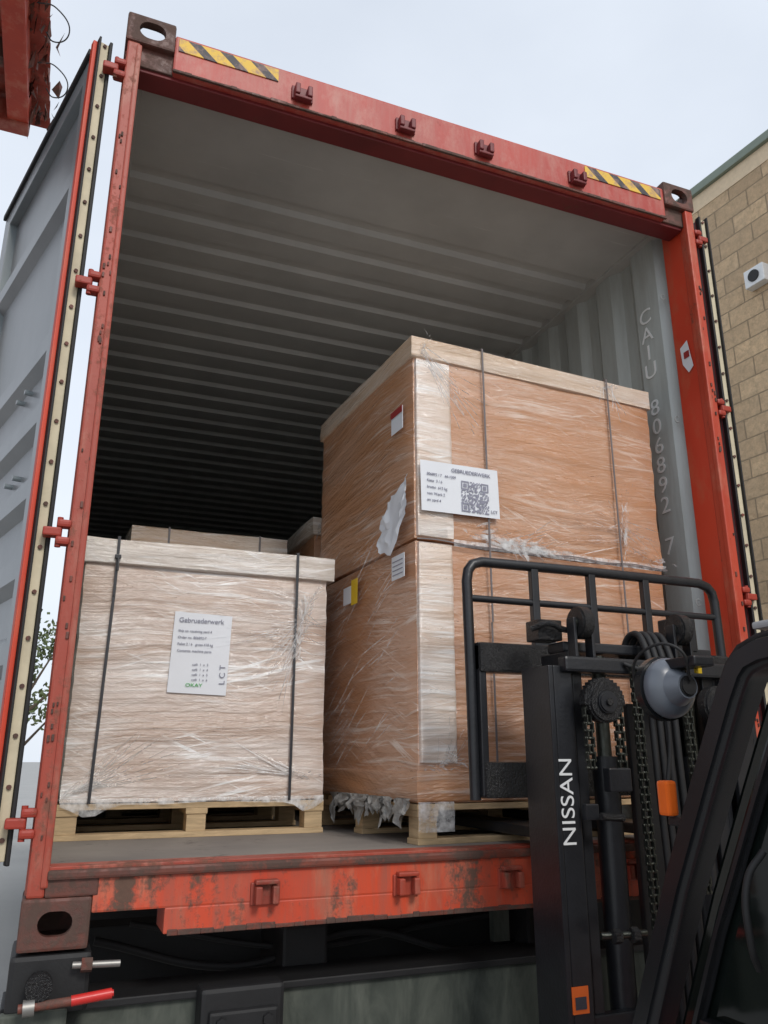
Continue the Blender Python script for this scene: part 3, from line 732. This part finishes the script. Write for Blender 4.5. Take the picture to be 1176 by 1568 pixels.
box('cab_roof_sheet',(1.18,-1.42,.668),(2.02,-1.20,.682),M['lightgrey'],F,.005)
bm=bmesh.new()
sg=[(p[0]-.08,p[1]-.05) for p in gp[:7]]+[(-2.36,.60),(-2.36,-.32)]
bm.faces.new([bm.verts.new((1.155,a,b)) for a,b in sg]); 
o=from_bm('side_glass',bm,M['glass'],F); m=o.modifiers.new('s','SOLIDIFY'); m.thickness=.005
bm=bmesh.new(); fr=gp[1:6]; r0=[bm.verts.new((1.18,a-.05,b-.03)) for a,b in fr]; r1=[bm.verts.new((2.02,a-.05,b-.03)) for a,b in fr]
for i in range(len(fr)-1): bm.faces.new((r0[i],r0[i+1],r1[i+1],r1[i]))
o=from_bm('windscreen',bm,M['glass'],F); m=o.modifiers.new('s','SOLIDIFY'); m.thickness=.005
box('door_frame_rail',(1.125,-2.3,-.02),(1.153,-1.02,.01),M['blackglossy'],F,.006)
tube('door_handle',[(1.12,-1.18,.12),(1.09,-1.20,.16),(1.09,-1.21,.26),(1.12,-1.22,.30)],.006,M['rubber'],F)
box('cowl',(1.10,-1.05,-.95),(2.10,-.62,-.30),M['forkbody'],F,.04)
box('floor_pan',(1.10,-2.0,-.95),(2.10,-1.05,-.80),K,F,.02)
box('engine_hood',(1.16,-2.45,-.8),(2.04,-1.65,-.30),M['forkbody'],F,.05)
box('counterweight',(1.08,-3.05,-1.10),(2.12,-2.40,-.22),M['forkbody'],F,.10)
box('seat_base',(1.38,-2.15,-.30),(1.84,-1.7,-.16),M['seat'],F,.04); box('seat_back',(1.38,-2.25,-.2),(1.84,-2.12,.30),M['seat'],F,.05)
for (x,y,r,wd) in ((1.02,-.80,.34,.24),(1.98,-.80,.34,.24),(1.08,-2.5,.27,.18),(1.96,-2.5,.27,.18)):
    bm=bmesh.new(); bm_cyl(bm,(x,y,-1.3+r),(x+wd,y,-1.3+r),r,40,bev=.03); from_bm('wheel',bm,M['tyre'],F,True)
    cyl('wheel_hub',(x-.006,y,-1.3+r),(x+wd+.006,y,-1.3+r),r*.5,M['lightgrey'],F)
boxes('mast_tilt_link',[((1.32,-.65,-.7),(1.38,-.36,-.62)),((1.85,-.65,-.7),(1.91,-.36,-.62))],K,F,.01)
lc=Vector((1.165,-.985,.580))
bm=bmesh.new(); bmesh.ops.create_uvsphere(bm,u_segments=32,v_segments=18,radius=.060)
for v in bm.verts:
    v.co.y*=.35 if v.co.y>0 else .62
    v.co+=lc
from_bm('headlamp_shell',bm,M['lampgrey'],F,True,60)
cyl('headlamp_rim',lc+Vector((0,.004,0)),lc+Vector((0,.030,0)),.064,M['blackglossy'],F,36,bev=.004)
cyl('headlamp_neck',lc+Vector((0,-.055,0)),lc+Vector((0,-.025,0)),.024,M['lampgrey'],F,24,r2=.04)
cyl('headlamp_boss',lc+Vector((0,-.060,0)),lc+Vector((0,-.05,0)),.020,M['rubber'],F,20,bev=.003)
box('headlamp_bracket',(1.15,-1.08,.615),(1.20,-.98,.635),K,F,.004)
tube('headlamp_cable',[(1.165,-1.05,.59),(1.13,-1.06,.65),(1.10,-1.0,.65),(1.11,-.95,.60),(1.16,-.96,.52)],.003,M['rubber'],F)
box('lamp_sticker',(1.192,-1.036,.606),(1.208,-1.032,.620),M['yellow'],F,0)
box('indicator_lamp',(1.098,-1.03,.342),(1.122,-1.00,.405),M['orange'],F,.006)
box('indicator_bracket',(1.11,-1.06,.325),(1.15,-1.01,.340),K,F,.003)

# ------------------------------------------------------------------ brick building (right)
Bd=group('brick_building',(6.12,1.5,0),math.radians(5))
box('block_wall',(0,-9,-1.3),(.3,14,6.15),M['brick'],Bd,0)
box('coping_course',(-.006,-9,6.152),(.3,14,6.34),M['paleblock'],Bd,0)
box('roof_flashing',(-.05,-9.05,6.342),(.35,14.05,6.44),M['fascia'],Bd,.01)
box('building_body',(.302,-9,-1.3),(8,14,6.1),M['brick'],Bd,0)
box('roof_slab',(.352,-9,6.102),(8,14,6.2),M['fascia'],Bd,0)
box('flood_light',(-.10,1.08,4.86),(-.002,1.30,5.05),M['white'],Bd,.01)
cyl('flood_light_glass',(-.112,1.19,4.955),(-.099,1.19,4.955),.06,M['rubber'],Bd,20)
box('building_door',(-.02,5.0,-1.3),(-.002,6.0,.8),M['fascia'],Bd,0)
# ------------------------------------------------------------------ rusty shed canopy (top-left)
Sh=group('metal_shed')
pr=[]; y=-.6; 
while y<2.25: pr+=[(y,4.26),(y+.03,4.29),(y+.07,4.29),(y+.10,4.26)]; y+=.15
extrude_profile('roof_sheets',pr,'X',-2.6,-.40,M['rustpost'],Sh,.004)
box('eave_beam',(-.62,-.6,4.10),(-.50,2.22,4.25),M['red'],Sh,.01)
box('end_beam',(-2.6,2.15,4.08),(-.50,2.25,4.24),M['rustpost'],Sh,.01)
for yy in (-.5,.2,1.0,1.7): box('rafter',(-2.6,yy,4.12),(-.62,yy+.08,4.25),M['rustdark'],Sh,.004)
bm=bmesh.new()
for k in range(110):
    y0=random.uniform(.4,2.3); x0=-.43+random.uniform(-.10,.09); sz=random.uniform(.03,.08)
    vs=[bm.verts.new((x0+random.uniform(-.5,.5)*sz,y0+random.uniform(-1,1)*sz,4.22+random.uniform(-.10,.05)+random.uniform(-.4,.4)*sz)) for _ in range(4)]
    bm.faces.new(vs)
from_bm('torn_rusty_edge',bm,M['rustdark'],Sh)
for k in range(2):
    y0=1.3+k*.4
    tube('loose_wire',[(-.45,y0,4.15),(-.36,y0+.05,4.20),(-.29,y0+.1,4.12),(-.36,y0+.12,4.05),(-.40,y0+.1,4.08)],.0035,M['rubber'],Sh)
box('shed_wall',(-2.7,-.6,-1.3),(-2.6,2.2,4.1),M['rustpost'],Sh,0)
# ------------------------------------------------------------------ trees
def tree(x,y,h,r,seed):
    rr=random.Random(seed); bm=bmesh.new()
    bm_cyl(bm,(x,y,-1.3),(x+.1,y,-1.3+h*.5),.16,10,.09)
    G=group('tree')
    br=[]
    for k in range(9):
        a=rr.uniform(0,6.28); z0=-1.3+h*rr.uniform(.3,.5); e=(x+math.cos(a)*r*.8,y+math.sin(a)*r*.8,-1.3+h*rr.uniform(.55,.95)); br.append(e)
        bm_cyl(bm,(x+.05,y,z0),e,.05,6,.012)
    from_bm('trunk',bm,M['bark'],G,True)
    bm=bmesh.new()
    cl=[(e,rr.uniform(.45,.8)*r*.6) for e in br]+[((x,y,-1.3+h*.85),r*.5)]
    for k in range(2200):
        c,cr=rr.choice(cl); d=Vector((rr.gauss(0,1),rr.gauss(0,1),rr.gauss(0,1))).normalized()*cr*rr.random()**.4
        p=Vector(c)+d; s=.07; u=Vector((rr.gauss(0,1),rr.gauss(0,1),rr.gauss(0,1))).normalized(); v=u.orthogonal().normalized()
        bm.faces.new([bm.verts.new(p+u*s),bm.verts.new(p+v*s*.6),bm.verts.new(p-u*s),bm.verts.new(p-v*s*.6)])
    me=bpy.data.meshes.new('leaves'); bm.to_mesh(me); bm.free(); me.materials.append(M['leaf']); link(bpy.data.objects.new('leaves',me),G)
tree(-.9,17,5.0,1.7,1); tree(-4.5,20,7,2.6,2); tree(4.5,22,6,2.2,3)
# ------------------------------------------------------------------ ground
bm=bmesh.new(); vs=[bm.verts.new(p) for p in ((-400,-400,-1.3),(400,-400,-1.3),(400,400,-1.3),(-400,400,-1.3))]; bm.faces.new(vs)
from_bm('ground',bm,M['ground'])
# ------------------------------------------------------------------ world & sun
SAZ,SEL=172,40
w_=bpy.data.worlds.new('World'); S.world=w_; w_.use_nodes=True; nt=w_.node_tree; bg=nt.nodes['Background']
sky=nt.nodes.new('ShaderNodeTexSky'); sky.sky_type='NISHITA'; sky.sun_disc=False; sky.sun_elevation=math.radians(SEL); sky.sun_rotation=math.radians(SAZ); sky.dust_density=2.5; sky.air_density=1.0
tc=nt.nodes.new('ShaderNodeTexCoord'); mp=nt.nodes.new('ShaderNodeMapping'); mp.inputs['Scale'].default_value=(1,1,2.2); nt.links.new(tc.outputs['Generated'],mp.inputs[0])
nz=nt.nodes.new('ShaderNodeTexNoise'); nz.inputs['Scale'].default_value=1.6; nz.inputs['Detail'].default_value=5; nz.inputs['Roughness'].default_value=.5; nt.links.new(mp.outputs[0],nz.inputs[0])
rp=nt.nodes.new('ShaderNodeValToRGB'); rp.color_ramp.elements[0].position=.3; rp.color_ramp.elements[0].color=(.74,.74,.74,1); rp.color_ramp.elements[1].position=.7; rp.color_ramp.elements[1].color=(.98,.98,.98,1); nt.links.new(nz.outputs[0],rp.inputs[0])
mx=nt.nodes.new('ShaderNodeMix'); mx.data_type='RGBA'; nt.links.new(rp.outputs[0],mx.inputs[0]); nt.links.new(sky.outputs[0],mx.inputs[6]); mx.inputs[7].default_value=(5.9,6.35,7.0,1)
nt.links.new(mx.outputs[2],bg.inputs[0]); bg.inputs[1].default_value=.15
sl=bpy.data.lights.new('sun','SUN'); sl.energy=1.5; sl.angle=math.radians(14); sl.color=(1,.96,.9)
so=bpy.data.objects.new('sun',sl); col.objects.link(so)
az=math.radians(SAZ); el=math.radians(SEL)
sd=Vector((math.sin(az)*math.cos(el),math.cos(az)*math.cos(el),math.sin(el)))
so.rotation_euler=sd.to_track_quat('Z','Y').to_euler(); so.location=sd*20
# ------------------------------------------------------------------ camera
cam=bpy.data.cameras.new('camera'); co=bpy.data.objects.new('camera',cam); col.objects.link(co); S.camera=co
cam.sensor_fit='VERTICAL'; cam.sensor_height=24; cam.sensor_width=18; cam.lens=1228/1568*24; cam.clip_end=2000; cam.clip_start=.02
yaw,pitch=.3826,.2976
Fw=Vector((math.sin(yaw)*math.cos(pitch),math.cos(yaw)*math.cos(pitch),math.sin(pitch)))
co.location=(.018,-2.300,.4455); co.rotation_euler=Fw.to_track_quat('-Z','Y').to_euler()
S.view_settings.view_transform='Standard'; S.view_settings.look='None'; S.view_settings.exposure=0
